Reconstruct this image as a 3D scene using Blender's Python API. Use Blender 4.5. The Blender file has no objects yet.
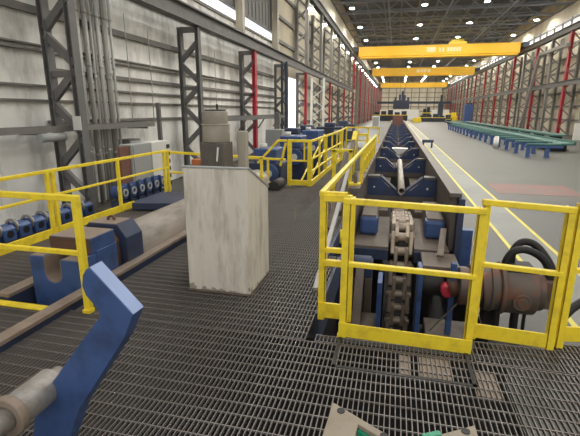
import bpy, bmesh, math, random
from mathutils import Vector, Matrix
random.seed(7)
scene = bpy.context.scene
COL = scene.collection
PI = math.pi

# ------------------------------------------------------------------ helpers
def lin(c):
    return tuple((v/12.92 if v <= .04045 else ((v+.055)/1.055)**2.4) for v in [x/255 for x in c])

def material(name, rgb, rough=.6, metal=0., var=.12, scale=6., dirt=None, dirt_amt=.35, stretch=(1, 1, 1), bump=0., dscale=3., spec=.5):
    m = bpy.data.materials.new(name); m.use_nodes = True
    nt = m.node_tree; b = nt.nodes['Principled BSDF']
    N = nt.nodes.new; L = nt.links.new
    tc = N('ShaderNodeTexCoord'); mp = N('ShaderNodeMapping'); mp.inputs['Scale'].default_value = stretch
    L(tc.outputs['Object'], mp.inputs['Vector'])
    n1 = N('ShaderNodeTexNoise'); n1.inputs['Scale'].default_value = scale; n1.inputs['Detail'].default_value = 6
    L(mp.outputs['Vector'], n1.inputs['Vector'])
    c = lin(rgb)
    r1 = N('ShaderNodeValToRGB')
    r1.color_ramp.elements[0].position = .3; r1.color_ramp.elements[1].position = .7
    r1.color_ramp.elements[0].color = (*[v*(1-var) for v in c], 1)
    r1.color_ramp.elements[1].color = (*[min(1, v*(1+var)) for v in c], 1)
    L(n1.outputs['Fac'], r1.inputs['Fac'])
    out = r1.outputs['Color']
    if dirt:
        n2 = N('ShaderNodeTexNoise'); n2.inputs['Scale'].default_value = dscale; n2.inputs['Detail'].default_value = 8
        n2.inputs['Roughness'].default_value = .65
        L(mp.outputs['Vector'], n2.inputs['Vector'])
        r2 = N('ShaderNodeValToRGB'); r2.color_ramp.elements[0].position = .48; r2.color_ramp.elements[1].position = .68
        r2.color_ramp.elements[0].color = (0, 0, 0, 1); r2.color_ramp.elements[1].color = (dirt_amt,)*3+(1,)
        L(n2.outputs['Fac'], r2.inputs['Fac'])
        mx = N('ShaderNodeMix'); mx.data_type = 'RGBA'
        L(r2.outputs['Color'], mx.inputs['Factor']); L(out, mx.inputs['A']); mx.inputs['B'].default_value = (*lin(dirt), 1)
        out = mx.outputs['Result']
    L(out, b.inputs['Base Color'])
    b.inputs['Roughness'].default_value = rough; b.inputs['Metallic'].default_value = metal
    b.inputs['Specular IOR Level'].default_value = spec
    if bump:
        bp = N('ShaderNodeBump'); bp.inputs['Strength'].default_value = bump; bp.inputs['Distance'].default_value = .02
        L(n1.outputs['Fac'], bp.inputs['Height']); L(bp.outputs['Normal'], b.inputs['Normal'])
    return m

def emitter(name, rgb, s):
    m = bpy.data.materials.new(name); m.use_nodes = True
    nt = m.node_tree; b = nt.nodes['Principled BSDF']
    b.inputs['Base Color'].default_value = (.8, .8, .8, 1)
    b.inputs['Emission Color'].default_value = (*lin(rgb), 1); b.inputs['Emission Strength'].default_value = s
    return m

class MB:
    def __init__(s): s.bm = bmesh.new()
    def box(s, a, b, M=None):
        x0, y0, z0 = a; x1, y1, z1 = b
        vs = [s.bm.verts.new(v) for v in ((x0,y0,z0),(x1,y0,z0),(x1,y1,z0),(x0,y1,z0),(x0,y0,z1),(x1,y0,z1),(x1,y1,z1),(x0,y1,z1))]
        if M:
            for v in vs: v.co = M @ v.co
        for f in ((0,3,2,1),(4,5,6,7),(0,1,5,4),(1,2,6,5),(2,3,7,6),(3,0,4,7)): s.bm.faces.new([vs[i] for i in f])
        return s
    def bar(s, p0, p1, w, h=None, up=(0, 0, 1)):
        # rectangular bar from p0 to p1, w across, h along 'up'
        h = h or w; p0 = Vector(p0); p1 = Vector(p1); d = p1-p0; L = d.length; d.normalize()
        u = Vector(up)
        if abs(d.dot(u)) > .98: u = Vector((0, 1, 0))
        sx = d.cross(u).normalized(); u = sx.cross(d).normalized()
        M = Matrix(((sx.x, d.x, u.x, p0.x), (sx.y, d.y, u.y, p0.y), (sx.z, d.z, u.z, p0.z), (0, 0, 0, 1)))
        return s.box((-w/2, 0, -h/2), (w/2, L, h/2), M)
    def cyl(s, p0, p1, r, r1=None, seg=16):
        r1 = r if r1 is None else r1
        p0 = Vector(p0); p1 = Vector(p1); d = (p1-p0).normalized()
        q = d.to_track_quat('Z', 'Y')
        A = [s.bm.verts.new(p0+q@Vector((r*math.cos(2*PI*i/seg), r*math.sin(2*PI*i/seg), 0))) for i in range(seg)]
        B = [s.bm.verts.new(p1+q@Vector((r1*math.cos(2*PI*i/seg), r1*math.sin(2*PI*i/seg), 0))) for i in range(seg)]
        for i in range(seg):
            j = (i+1) % seg; f = s.bm.faces.new((A[i], A[j], B[j], B[i])); f.smooth = True
        s.bm.faces.new(A[::-1]); s.bm.faces.new(B)
        return s
    def ring(s, c, d, ro, ri, t, seg=20):
        c = Vector(c); d = Vector(d).normalized(); q = d.to_track_quat('Z', 'Y')
        R = []
        for rr, z in ((ro, 0), (ro, t), (ri, t), (ri, 0)):
            R.append([s.bm.verts.new(c+q@Vector((rr*math.cos(2*PI*i/seg), rr*math.sin(2*PI*i/seg), z))) for i in range(seg)])
        for a in range(4):
            A, B = R[a], R[(a+1) % 4]
            for i in range(seg):
                j = (i+1) % seg; f = s.bm.faces.new((A[i], A[j], B[j], B[i])); f.smooth = a in (0, 2)
        return s
    def tube(s, pts, r, seg=10, sub=6):
        P = [Vector(p) for p in pts]; Q = []
        for i in range(len(P)-1):
            a = P[max(i-1, 0)]; b = P[i]; c = P[i+1]; d = P[min(i+2, len(P)-1)]
            for k in range(sub):
                t = k/sub
                Q.append(.5*((2*b)+(c-a)*t+(2*a-5*b+4*c-d)*t*t+(3*b-a-3*c+d)*t**3))
        Q.append(P[-1]); rings = []; n = Vector((0.31, .17, .93))
        for i, p in enumerate(Q):
            d = (Q[min(i+1, len(Q)-1)]-Q[max(i-1, 0)]).normalized()
            n = (n-d*n.dot(d)).normalized(); m = d.cross(n)
            rings.append([s.bm.verts.new(p+r*(n*math.cos(2*PI*k/seg)+m*math.sin(2*PI*k/seg))) for k in range(seg)])
        for A, B in zip(rings, rings[1:]):
            for i in range(seg):
                j = (i+1) % seg; f = s.bm.faces.new((A[i], A[j], B[j], B[i])); f.smooth = True
        s.bm.faces.new(rings[0][::-1]); s.bm.faces.new(rings[-1])
        return s
    def prism(s, poly, axis, a, b):
        # poly of 2D points; axis 'y': (x,z); 'x': (y,z); 'z': (x,y)
        def P(p, t): return {'y': (p[0], t, p[1]), 'x': (t, p[0], p[1]), 'z': (p[0], p[1], t)}[axis]
        A = [s.bm.verts.new(P(p, a)) for p in poly]; B = [s.bm.verts.new(P(p, b)) for p in poly]
        n = len(poly)
        s.bm.faces.new(A[::-1]); s.bm.faces.new(B)
        for i in range(n): j = (i+1) % n; s.bm.faces.new((A[i], A[j], B[j], B[i]))
        return s

def wloc(o):
    v = Vector((0, 0, 0))
    while o: v += o.location; o = o.parent
    return v

def build(name, mb, mat, parent=None, base=(0, 0, 0), bev=0):
    bmesh.ops.recalc_face_normals(mb.bm, faces=mb.bm.faces)
    off = wloc(parent) if parent else Vector(base)
    bmesh.ops.translate(mb.bm, vec=-off, verts=mb.bm.verts)
    me = bpy.data.meshes.new(name); mb.bm.to_mesh(me); mb.bm.free()
    me.materials.append(mat)
    o = bpy.data.objects.new(name, me); COL.objects.link(o)
    if parent: o.parent = parent
    else: o.location = base
    if bev:
        md = o.modifiers.new('bevel', 'BEVEL'); md.width = bev; md.segments = 2; md.limit_method = 'ANGLE'; md.angle_limit = .6
    return o

def tag(o, label, cat, group=None):
    o['label'] = label; o['category'] = cat
    if group: o['group'] = group
    return o

def thing(name, label, cat, base, group=None):
    o = bpy.data.objects.new(name, None); COL.objects.link(o); o.location = base
    o.empty_display_size = .1
    return tag(o, label, cat, group)

def structure(name, mb, mat, base=(0, 0, 0), bev=0):
    o = build(name, mb, mat, None, base, bev); o['kind'] = 'structure'; return o

def dup(root, loc, label=None, rz=None):
    r = root.copy(); COL.objects.link(r); r.location = loc
    if rz is not None: r.rotation_euler = (0, 0, rz)
    if label: r['label'] = label
    for ch in list(root.children):
        c = ch.copy(); COL.objects.link(c); c.parent = r
        for g in list(ch.children):
            d = g.copy(); COL.objects.link(d); d.parent = c
    return r

ORD = ['nearest','second','third','fourth','fifth','sixth','seventh','eighth','ninth','tenth','eleventh','twelfth','thirteenth','fourteenth','fifteenth','sixteenth','seventeenth','eighteenth','nineteenth','twentieth']
ORD += ['twenty-'+w for w in ['first']+ORD[1:9]]+['thirtieth']+['thirty-'+w for w in ['first']+ORD[1:9]]

# ------------------------------------------------------------------ materials
M_ = {}
M_['yellow'] = material('yellow_paint', (252, 224, 54), .45, 0, .04, 5, (170, 132, 54), .35, dscale=9)
M_['yellow_crane'] = material('yellow_crane_paint', (250, 196, 44), .5, 0, .05, .3)
M_['blue'] = material('blue_paint', (64, 90, 140), .45, 0, .12, 5, (40, 46, 62), .55, dscale=4)
M_['blue_dark'] = material('dark_blue_paint', (52, 63, 90), .55, 0, .15, 4, (52, 48, 46), .7, dscale=3)
M_['blue_light'] = material('pale_blue_edge_paint', (140, 160, 204), .4, 0, .06, 6)  # paler blue for the upper edge of the lever arm
M_['grating'] = material('grating_steel', (124, 118, 114), .5, .25, .15, 2, (92, 80, 70), .4, dscale=1)
M_['dark_steel'] = material('dark_steel', (58, 56, 55), .6, .3, .2, 3)
M_['pit'] = material('oily_shade_black_concrete', (34, 32, 31), .8, 0, .3, 1.5)  # oily concrete, its black also painting in the darkness under the deck
M_['column'] = material('grey_column_paint', (112, 110, 108), .6, 0, .10, 3, (84, 80, 76), .4, dscale=2)
M_['column_pale'] = material('pale_column_paint', (176, 168, 152), .6, 0, .08, 1)
M_['blue_support'] = material('grimy_blue_paint', (54, 70, 108), .5, 0, .15, 4, (56, 54, 54), .6, dscale=3)
M_['column_far'] = material('weathered_column_paint', (146, 142, 136), .6, 0, .10, 1)
M_['girt'] = material('girt_steel', (122, 119, 114), .7, 0, .12, 2)
M_['red'] = material('red_paint', (184, 50, 66), .5, 0, .08, 1)
M_['conduit'] = material('galvanised_conduit', (186, 185, 180), .5, .1, .08, 4)
M_['wall'] = material('dirty_white_wall_panel', (242, 240, 234), .8, 0, .10, 1.6, (158, 154, 146), .8, stretch=(1, 1, .45), dscale=.9)
M_['wall_far'] = material('beige_wall_panel', (204, 194, 172), .8, 0, .10, .5, (150, 140, 122), .5, stretch=(1, 1, .2), dscale=.4)
M_['cladding'] = material('grey_cladding', (132, 130, 126), .8, 0, .10, .8, stretch=(1, 6, .2))
M_['floor'] = material('worn_concrete', (76, 75, 68), .42, 0, .08, .35, (66, 64, 58), .7, dscale=.25, spec=.35)
M_['walkway'] = material('pale_walkway_paint', (126, 127, 120), .42, 0, .08, .8, (104, 103, 96), .5, dscale=.7, spec=.35)
M_['yellow_line'] = material('yellow_floor_paint', (222, 208, 84), .5, 0, .08, 3)
M_['red_stain'] = material('worn_red_floor_paint', (122, 78, 70), .5, 0, .08, 2, (94, 91, 84), .9, dscale=1.2)
M_['roof'] = material('dark_roof_deck', (104, 108, 118), .8, 0, .12, .3, stretch=(1, .1, 1))
M_['truss'] = material('roof_steel', (142, 146, 156), .7, 0, .1, .5)
M_['white'] = material('white_paint', (222, 221, 214), .5, 0, .05, 2)
M_['grey'] = material('grey_cabinet_paint', (160, 162, 160), .5, 0, .06, 2)
M_['rust'] = material('rust_brown', (104, 78, 62), .75, .1, .25, 6, (70, 56, 48), .6)
M_['tan'] = material('oily_tan_steel', (118, 106, 94), .6, .1, .14, 4, (84, 70, 58), .6, dscale=2.5)
M_['brown_red'] = material('brown_red_board', (122, 84, 72), .7)
M_['chain'] = material('chain_steel', (176, 160, 142), .5, .2, .15, 8, (110, 92, 76), .6, dscale=6)
M_['pipe'] = material('mill_pipe_steel', (184, 174, 162), .45, .15, .1, 2, (96, 84, 72), .6, stretch=(1, .3, 1))
M_['machined'] = material('machined_steel', (166, 162, 156), .5, .35, .1, 8, (110, 84, 62), .6, dscale=9)
M_['black'] = material('black_rubber', (30, 28, 28), .55, 0, .2, 5)
M_['motor'] = material('greasy_motor_housing', (98, 88, 80), .55, .1, .2, 5, (140, 82, 52), .75, dscale=3.5)
M_['green'] = material('green_paint', (34, 150, 112), .4, 0, .08, 5)
M_['roller_green'] = material('green_bed_paint', (74, 112, 104), .5, 0, .12, 1)
M_['orange'] = material('orange_paint', (196, 112, 66), .5)
M_['plate'] = material('tan_primer_plate', (156, 143, 125), .55, 0, .06, 6, (120, 104, 84), .4, dscale=8)
M_['card'] = material('tan_cardboard', (196, 178, 158), .9, 0, .06, 5)
M_['machinery'] = material('dark_blue_grey_machinery', (52, 58, 70), .6, .1, .2, 1)
M_['beam'] = material('brown_worn_beam_top', (152, 136, 122), .6, .15, .12, 3, (96, 78, 64), .6, dscale=2)
M_['conv_beam'] = material('grey_conveyor_beam', (106, 99, 94), .55, .15, .12, 2, (96, 80, 68), .6, dscale=1)
M_['fluor'] = emitter('lamp_lens', (255, 252, 244), 600)
M_['wall_lamp'] = emitter('wall_lamp_lens', (255, 250, 238), 40)
M_['daylight'] = emitter('daylight_glazing', (244, 248, 255), .7)
M_['door_light'] = emitter('open_doorway_daylight', (244, 248, 255), 1.2)
M_['strip_light'] = emitter('dusty_strip_glazing', (236, 236, 232), .5)
M_['marking'] = material('pale_crane_marking', (244, 222, 170), .5)

# stained white paint of the console: vertical streaks and grime along its foot
def console_material():
    m = material('stained_white_console_paint', (219, 213, 200), .5, 0, .06, 3, (132, 122, 106), .6, stretch=(3, 3, .6), dscale=2.4)
    nt = m.node_tree; b = nt.nodes['Principled BSDF']; N = nt.nodes.new; L = nt.links.new
    src = b.inputs['Base Color'].links[0].from_socket
    tc = N('ShaderNodeTexCoord'); sp = N('ShaderNodeSeparateXYZ'); L(tc.outputs['Object'], sp.inputs[0])
    n = N('ShaderNodeTexNoise'); n.inputs['Scale'].default_value = 14; n.inputs['Detail'].default_value = 6; L(tc.outputs['Object'], n.inputs['Vector'])
    a = N('ShaderNodeMath'); a.operation = 'MULTIPLY_ADD'; L(n.outputs['Fac'], a.inputs[0]); a.inputs[1].default_value = .22; a.inputs[2].default_value = -.07
    g = N('ShaderNodeMath'); g.operation = 'LESS_THAN'; L(sp.outputs['Z'], g.inputs[0]); L(a.outputs[0], g.inputs[1])
    mu = N('ShaderNodeMath'); mu.operation = 'MULTIPLY'; L(g.outputs[0], mu.inputs[0]); mu.inputs[1].default_value = .6
    mx = N('ShaderNodeMix'); mx.data_type = 'RGBA'; L(mu.outputs[0], mx.inputs['Factor']); L(src, mx.inputs['A']); mx.inputs['B'].default_value = (*lin((86, 76, 64)), 1)
    L(mx.outputs['Result'], b.inputs['Base Color'])
    return m
M_['console'] = console_material()
M_['rust_grey'] = material('brown_grey_motor_paint', (104, 98, 90), .6, 0, .12, 6)
M_['beige_motor'] = material('beige_motor_paint', (158, 152, 138), .6, 0, .08, 5, (118, 108, 94), .5)

FZ = -1.0        # hall floor; the grating deck is z = 0
BAY = 6.75; Y0 = 9.15
YEND = 205.; XW = -8.55; XR = 20.2

# ------------------------------------------------------------------ setting
structure('floor', MB().box((-40, -12, FZ-1.4), (-4.75, 240, FZ)).box((1.24, 3.44, FZ-1.4), (4, 240, FZ)).box((4, -12, FZ-1.4), (40, 240, FZ)).box((-4.75, 21, FZ-1.4), (1.24, 240, FZ)), M_['floor'])
structure('trim_1', MB().box((-4.75, 3.4, FZ-1.5), (1.24, 21, FZ-1.2)).box((-4.75, -12, FZ-1.5), (4, 3.4, FZ-1.2)), M_['pit'])
structure('trim_2', MB().box((2.44, 5.2, FZ), (3.16, 150, FZ+.004)).box((2.44, 3.5, FZ), (3.16, 5.2, FZ+.004)), M_['walkway'])
structure('trim_3', MB().box((2.36, 3.5, FZ), (2.44, 150, FZ+.006)), M_['yellow_line'])
structure('trim_4', MB().box((3.16, 3.5, FZ), (3.24, 150, FZ+.006)), M_['yellow_line'])
structure('trim_5', MB().box((3.5, 15.4, FZ), (6.2, 17.6, FZ+.004)).box((6.2, 15.4, FZ), (9.5, 15.9, FZ+.004)), M_['red_stain'])

w = MB().box((XW-.3, -12, FZ), (XW, 30.5, 6.2)).box((XW-.3, -12, 6.2), (XW, 11, 6.86))
structure('wall_left', w, M_['wall'])
w = MB().box((XW-.3, 30.5, FZ), (XW, 34.4, 16.6)).box((XW-.3, 34.4, 4.3), (XW, 38.6, 16.6)).box((XW-.3, 38.6, FZ), (XW, YEND, 16.6))
structure('wall_left_far', w, M_['wall_far'])
w = MB().box((XW-.3, -12, 6.86), (XW, 30.5, 16.6))
for k in range(60): w.box((XW, -10+k*.67, 6.95), (XW+.05, -9.8+k*.67, 16.6))
structure('wall_left_upper', w, M_['cladding'])
structure('window_1', MB().box((XW-.2, 11, 6.2), (XW-.1, 30.5, 6.86)), M_['daylight'])
structure('trim_6', MB().box((XW-.1, 11, 6.82), (XW+.08, 30.5, 6.92)).box((XW-.1, 11, 6.14), (XW+.08, 30.5, 6.26)), M_['girt'])
structure('door_1', MB().box((XW-.2, 34.4, FZ), (XW-.1, 38.6, 4.3)), M_['door_light'])
structure('wall_right', MB().box((XR, -12, FZ), (XR+.3, YEND, 11.7)).box((XR, -12, 13.0), (XR+.3, YEND, 16.6)), M_['wall_far'])
structure('window_2', MB().box((XR+.1, 20, 11.7), (XR+.2, YEND, 13.0)), M_['strip_light'])
mu = MB()
for k in range(60): mu.box((XR-.02, 20+k*3.07, 11.7), (XR+.1, 20.3+k*3.07, 13.0))
structure('trim_24', mu, M_['girt'])
structure('wall_back', MB().box((-9, YEND, FZ), (20.5, YEND+.3, 16.6)), M_['wall_far'])
structure('ceiling', MB().box((-9, 18, 16.6), (20.6, YEND, 16.8)), M_['roof'])
# grid of girts and posts on the end wall
w = MB()
for z in (1.5, 3.5, 5.5, 7.5, 9.5, 11.5): w.box((-8.4, YEND-.3, z), (20.2, YEND, z+.3))
for i in range(9): w.box((-7.5+i*3.3, YEND-.4, FZ), (-7.1+i*3.3, YEND, 16))
structure('trim_7', w, M_['girt'])
# girts of the left wall, one structure per rail
GIRTS = [(3.98, .17, -12, 30.5), (3.20, .04, -12, 30.5), (3.08, .04, -12, 30.5), (2.66, .11, 9.4, 30.5), (2.26, .055, -12, 30.5), (1.92, .045, -12, 30.5), (5.2, .16, -12, 30.5), (1.4, .07, 9.2, 30.5)]
for i, (z, h, a, b) in enumerate(GIRTS):
    structure('trim_%d' % (8+i), MB().box((XW, a, z-h/2), (XW+.12, b, z+h/2)), M_['girt'])
w = MB()
for z in (0.6, 2.2, 3.8, 6.4, 8.0, 9.6, 12.6, 14.5): w.box((XW, 38.6, z), (XW+.15, YEND, z+.22)); w.box((XR-.15, 20, z), (XR, YEND, z+.22))
for z in (6.4, 8.0, 9.6, 11.2): w.box((XW, 30.5, z), (XW+.15, 38.6, z+.22))
structure('trim_18', w, M_['girt'])

# grating deck: bearing bars along the hall, cross rods across it
g = MB(); rods = MB()
def grate(x0, x1, y0, y1, z=0.):
    n = int(round((x1-x0)/.0305))
    for i in range(n+1):
        x = x0+(x1-x0)*i/n
        g.box((x-.003, y0, z-.022), (x+.003, y1, z))
    n = max(1, int(round((y1-y0)/.098)))
    for i in range(n+1):
        y = y0+(y1-y0)*i/n
        rods.box((x0, y-.0035, z-.012), (x1, y+.0035, z-.001))
grate(-4.72, 2.2, -.6, 2.84)
grate(-4.72, -3.46, 2.86, 8.2)
grate(-3.28, -2.82, 2.88, 4.1, -.2)
grate(-2.62, -.58, 2.86, 4.8); grate(-2.62, -.75, 4.82, 9.6)
grate(-1.87, -.72, 9.64, 20.6)
grate(-.5, .62, 2.86, 2.95); grate(.64, 1.2, 2.86, 3.14); grate(1.22, 2.2, 2.86, 3.25)
structure('floor_grating', g, M_['grating']); structure('floor_grating_rods', rods, M_['grating'])
structure('trim_23', MB().box((-4.7, 3.36, -2.2), (4, 3.44, -1.0)).box((-4.7, 3.36, -1.0), (1.0, 3.44, -.28)).box((-4.7, 2.0, -2.2), (-4.6, 3.36, -.28)), M_['pit'])  # added dark sheets painting the shade under the grating, hiding the stands
# deck edge steel
structure('trim_19', MB().box((-.33, 2.55, -.03), (.6, 2.575, .003)).box((-.33, 2.55, -.03), (-.305, 2.95, .003)).box((.575, 2.55, -.03), (.6, 2.95, .003)), M_['dark_steel'])
structure('trim_20', MB().box((-4.8, -.6, -.25), (-4.72, 8.2, .0)).box((-1.95, 9.6, -.25), (-1.87, 20.6, 0)).box((-4.8, 8.2, -.25), (-2.6, 8.28, 0)).box((-2.6, 9.6, -.25), (-1.95, 9.68, 0)), M_['blue_dark'])
structure('trim_21', MB().box((-.58, 3.3, -.35), (-.55, 4.8, .0)).box((-.74, 4.8, -.3), (-.70, 20.6, .0)), M_['blue_dark'])
structure('trim_22', MB().box((-3.44, 2.76, .0), (-2.79, 2.84, .012)).prism([(-2.87, .6), (-2.79, .6), (-2.79, 2.84), (-2.87, 2.84)], 'z', .0, .011), M_['yellow'])

# ------------------------------------------------------------------ left wall columns
def lattice(t, xf, xr, y, z0, z1, n, m, mf, wid=.23, lace='lacing_bar', single=False, thick=.13, first=None):
    for nm, x, mm in (('front_leg', xf, mf), ('rear_leg', xr, m)):
        q = wid*.32
        build(nm, MB().box((x-q+.02, y-.015, z0), (x+q-.02, y+.015, z1)).box((x-q, y-wid/2, z0), (x-q+.02, y+wid/2, z1)).box((x+q-.02, y-wid/2, z0), (x+q, y+wid/2, z1)), mm, t)
    one = MB(); h = (z1-z0)/n
    nodes = [z0+i*h for i in range(n+1)]
    if first: nodes = [z0+first+i*.8 for i in range(-1, 7)]
    for i in range(len(nodes)-1):
        a, b = (xr, xf) if i % 2 == 0 else (xf, xr)
        mb = one if single else MB()
        za, zb = nodes[i]+.06, nodes[i+1]-.06
        mb.bar((a, y, max(za, z0)), (b, y, min(zb, z1)), .12, thick)
        if not single: build(lace, mb, m, t)
    if single: build(lace, one, m, t)

XF, XB = -7.5, -8.22
for k in range(0, 11):
    y = Y0+k*BAY
    red = k % 2 == 0 and k >= 2
    desc = '%s laced steel column from near end of left wall' % ORD[k]
    if red: desc += ', with red front leg'
    t = thing('laced_column', desc, 'column', ((XF+XB)/2, y, FZ), 'laced columns of the left wall')
    lattice(t, XF, XB, y, FZ, 4.75, 7, M_['column'], M_['red'] if red else M_['column'], wid=.3 if red else .23, single=k > 5, thick=.17, first=.48)
    if k < 5: build('strut', MB().box((XB, y-.06, 2.46), (XF, y+.06, 2.6)).box((XB, y-.06, 4.55), (XF, y+.06, 4.75)), M_['column'], t)
    build('base_plate', MB().box((XB-.25, y-.25, FZ), (XF+.25, y+.25, FZ+.05)), M_['column'], t)
sheet = tag(build('notice_sheet', MB().box((-7.6, Y0-.19, 1.22), (-7.38, Y0-.17, 1.55)), M_['white'], None, (-7.5, Y0-.17, 1.22)), 'white paper sheet stuck on the nearest grey column', 'sheet')
b = MB().box((-7.52, 3, 4.76), (-7.46, 76, 5.3)).box((-7.66, 3, 4.75), (-7.32, 76, 4.8)).box((-7.66, 3, 5.25), (-7.32, 76, 5.3))
tag(build('crane_runway_beam', b, M_['column'], None, (-7.5, 40, 4.85)), 'low grey steel beam along the tops of the left laced columns', 'beam')
# upper columns
for i, k in enumerate(range(2, 29)):
    y = Y0+k*BAY
    if k < 4:
        t = thing('wall_column', '%s pale upper column standing against the left wall above the low beam' % ORD[i], 'column', (XB, y, 5.5), 'pale upper columns above the low beam')
        build('flange', MB().box((XB-.2, y-.16, 5.5), (XB-.16, y+.16, 16.4)).box((XB+.16, y-.16, 5.5), (XB+.2, y+.16, 16.4)), M_['column_pale'], t)
        build('web', MB().box((XB-.16, y-.02, 5.5), (XB+.16, y+.02, 16.4)), M_['column_pale'], t)
        continue
    z0 = 5.3 if k < 11 else FZ
    red = k >= 10 and k % 2 == 0
    t = thing('crane_column', '%s tall laced column of the crane runway on the left side%s' % (ORD[i-2], ', painted red in front' if red else ''), 'column', (-7.9, y, z0), 'tall runway columns on the left')
    lattice(t, -7.45, -8.3, y, z0, 10.5, 6 if k < 11 else 11, M_['column_far'], M_['red'] if red else M_['column_far'], .42, single=True)
b = MB().box((-7.55, 5, 10.5), (-7.4, YEND, 11.2)).box((-7.7, 5, 10.5), (-7.25, YEND, 10.56)).box((-7.7, 5, 11.14), (-7.25, YEND, 11.2))
tag(build('crane_runway_beam', b, M_['column'], None, (-7.5, 100, 10.5)), 'high crane runway beam along the left side of the hall', 'beam')
for i, k in enumerate(range(4, 22)):
    y = Y0+k*BAY
    t = thing('wall_flood_lamp', '%s flood lamp in the row along the upper left wall' % ORD[i], 'lamp', (-7.2, y, 9.7), 'flood lamps along the left wall')
    build('housing', MB().box((-7.35, y-.3, 9.6), (-6.95, y+.3, 9.8)), M_['grey'], t)
    build('lens', MB().box((-7.3, y-.26, 9.54), (-7.0, y+.26, 9.6)), M_['wall_lamp'], t)
    build('bracket', MB().bar((-7.3, y, 9.8), (-7.4, y, 10.0), .06), M_['column'], t)

# conduits on the left wall
for i, (dy, r) in enumerate(((0, .032), (.10, .03), (.21, .034), (.38, .055), (.50, .05), (.64, .03), (.78, .055), (.91, .05), (1.06, .035), (1.18, .055), (1.36, .06), (1.5, .04))):
    y = 10.25+dy; x = XW+.2+.05*(i % 2)
    c = MB().cyl((x, y, FZ), (x, y, 6.0), r, seg=10)
    for z in (.4+.1*(i % 3), 2.4+.15*(i % 4), 4.2): c.cyl((x, y, z), (x, y, z+.08), r+.01, seg=10)
    tag(build('conduit', c, M_['conduit'] if i % 3 else M_['column_far'], None, (x, y, FZ)), '%s grey conduit, counted from the near side, in the bundle behind the nearest column' % ('first' if i == 0 else ORD[i]), 'conduit', 'conduits rising on the left wall')
t = thing('conduit_cabinet', 'grey junction cabinet standing at the foot of the conduit bundle', 'cabinet', (-8.2, 12.0, FZ))
build('body', MB().box((-8.5, 11.9, FZ), (-8.1, 12.5, .8)), M_['column'], t); build('door', MB().box((-8.1, 11.94, FZ+.1), (-8.07, 12.46, .75)), M_['conduit'], t)
# cable tray with its hanging lamp
t = thing('cable_tray', 'long grey cable tray running past the nearest column on the left wall', 'cable tray', (-8.0, 6, 1.2))
tr = MB().box((-8.15, -4, 1.18), (-8.12, 13, 1.32)).box((-7.85, -4, 1.18), (-7.82, 13, 1.32))
for k in range(34): tr.box((-8.12, -4+k*.5, 1.19), (-7.85, -3.96+k*.5, 1.21))
build('ladder', tr, M_['girt'], t)
for y in (2, 5.5, 8.3, 12.5): build('hanger', MB().box((XW, y, 1.12), (-7.8, y+.05, 1.18)), M_['girt'], t)
t = thing('tube_lamp', 'white tubular lamp housing hanging under the cable tray', 'lamp', (-7.8, 8.5, 1.0))
build('housing', MB().cyl((-7.8, 8.1, 1.07), (-7.8, 8.85, 1.07), .1), M_['grey'], t); build('clip', MB().box((-7.85, 8.2, 1.1), (-7.82, 8.24, 1.19)), M_['girt'], t); build('clip', MB().box((-7.85, 8.7, 1.1), (-7.82, 8.74, 1.19)), M_['girt'], t)
# second tray between columns further on
t = thing('cable_tray', 'grey cable tray beyond the console, fixed to the left wall columns', 'cable tray', (-7.2, 20, 1.25))
build('ladder', MB().box((-7.3, 16, 1.25), (-7.25, 27, 1.45)).box((-7.0, 16, 1.25), (-6.95, 27, 1.45)).box((-7.25, 16, 1.27), (-7.0, 27, 1.29)), M_['column'], t)
for y in (16.2, 20, 23, 26): build('hanger', MB().bar((-7.1, y, 1.25), (-7.45, y, .75), .06), M_['girt'], t)
for i, (y, h) in enumerate(((13.6, 1.95),)):
    tag(build('pipe_post', MB().box((-8.1, y, FZ), (-7.98, y+.12, h)), M_['column'], None, (-8, y, FZ)), 'slim grey post between the two nearest columns of the left wall', 'post')
for i, (y, zt, zb) in enumerate(((6.2, 3.1, -.2), (12.6, 4.6, 1.3), (13.9, 4.4, 1.3), (19.5, 4.4, 1.0))):
    x = XW+.16
    tag(build('wall_cable', MB().tube([(x, y, zt), (x, y+.02, zt-.6), (x, y+.03, (zt+zb)/2), (x, y+.02, zb)], .016, 6, 4), M_['conduit'] if i else M_['dark_steel'], None, (x, y, zb)),
        ['dark cable hanging low on the left wall before the nearest column', 'first thin conduit right of the conduit bundle on the left wall', 'second thin conduit right of the conduit bundle on the left wall', 'thin conduit on the left wall past the second column'][i], 'cable')

# electrical cabinets past the conduits
t = thing('electrical_cabinet', 'white cabinet with a slotted right edge behind the left yellow railing', 'cabinet', (-6, 10.2, FZ))
build('body', MB().box((-6.35, 9.75, FZ), (-6.0, 10.6, .9)), M_['white'], t, bev=.01)
for k in range(6): build('slot', MB().box((-5.997, 10.46, -.3+k*.2), (-5.98, 10.6, -.2+k*.2)), M_['dark_steel'], t)
t = thing('electrical_cabinet', 'grey cabinet with a brown side, left of the white cabinet', 'cabinet', (-6.2, 9.2, FZ))
build('body', MB().box((-6.35, 8.9, FZ), (-6.02, 9.72, .9)), M_['grey'], t, bev=.01)
build('side_panel', MB().box((-6.12, 8.52, FZ+.2), (-6.06, 8.9, .88)), M_['brown_red'], t)
build('door', MB().box((-6.02, 8.95, FZ+.1), (-6.0, 9.68, .86)), M_['grey'], t)

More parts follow.
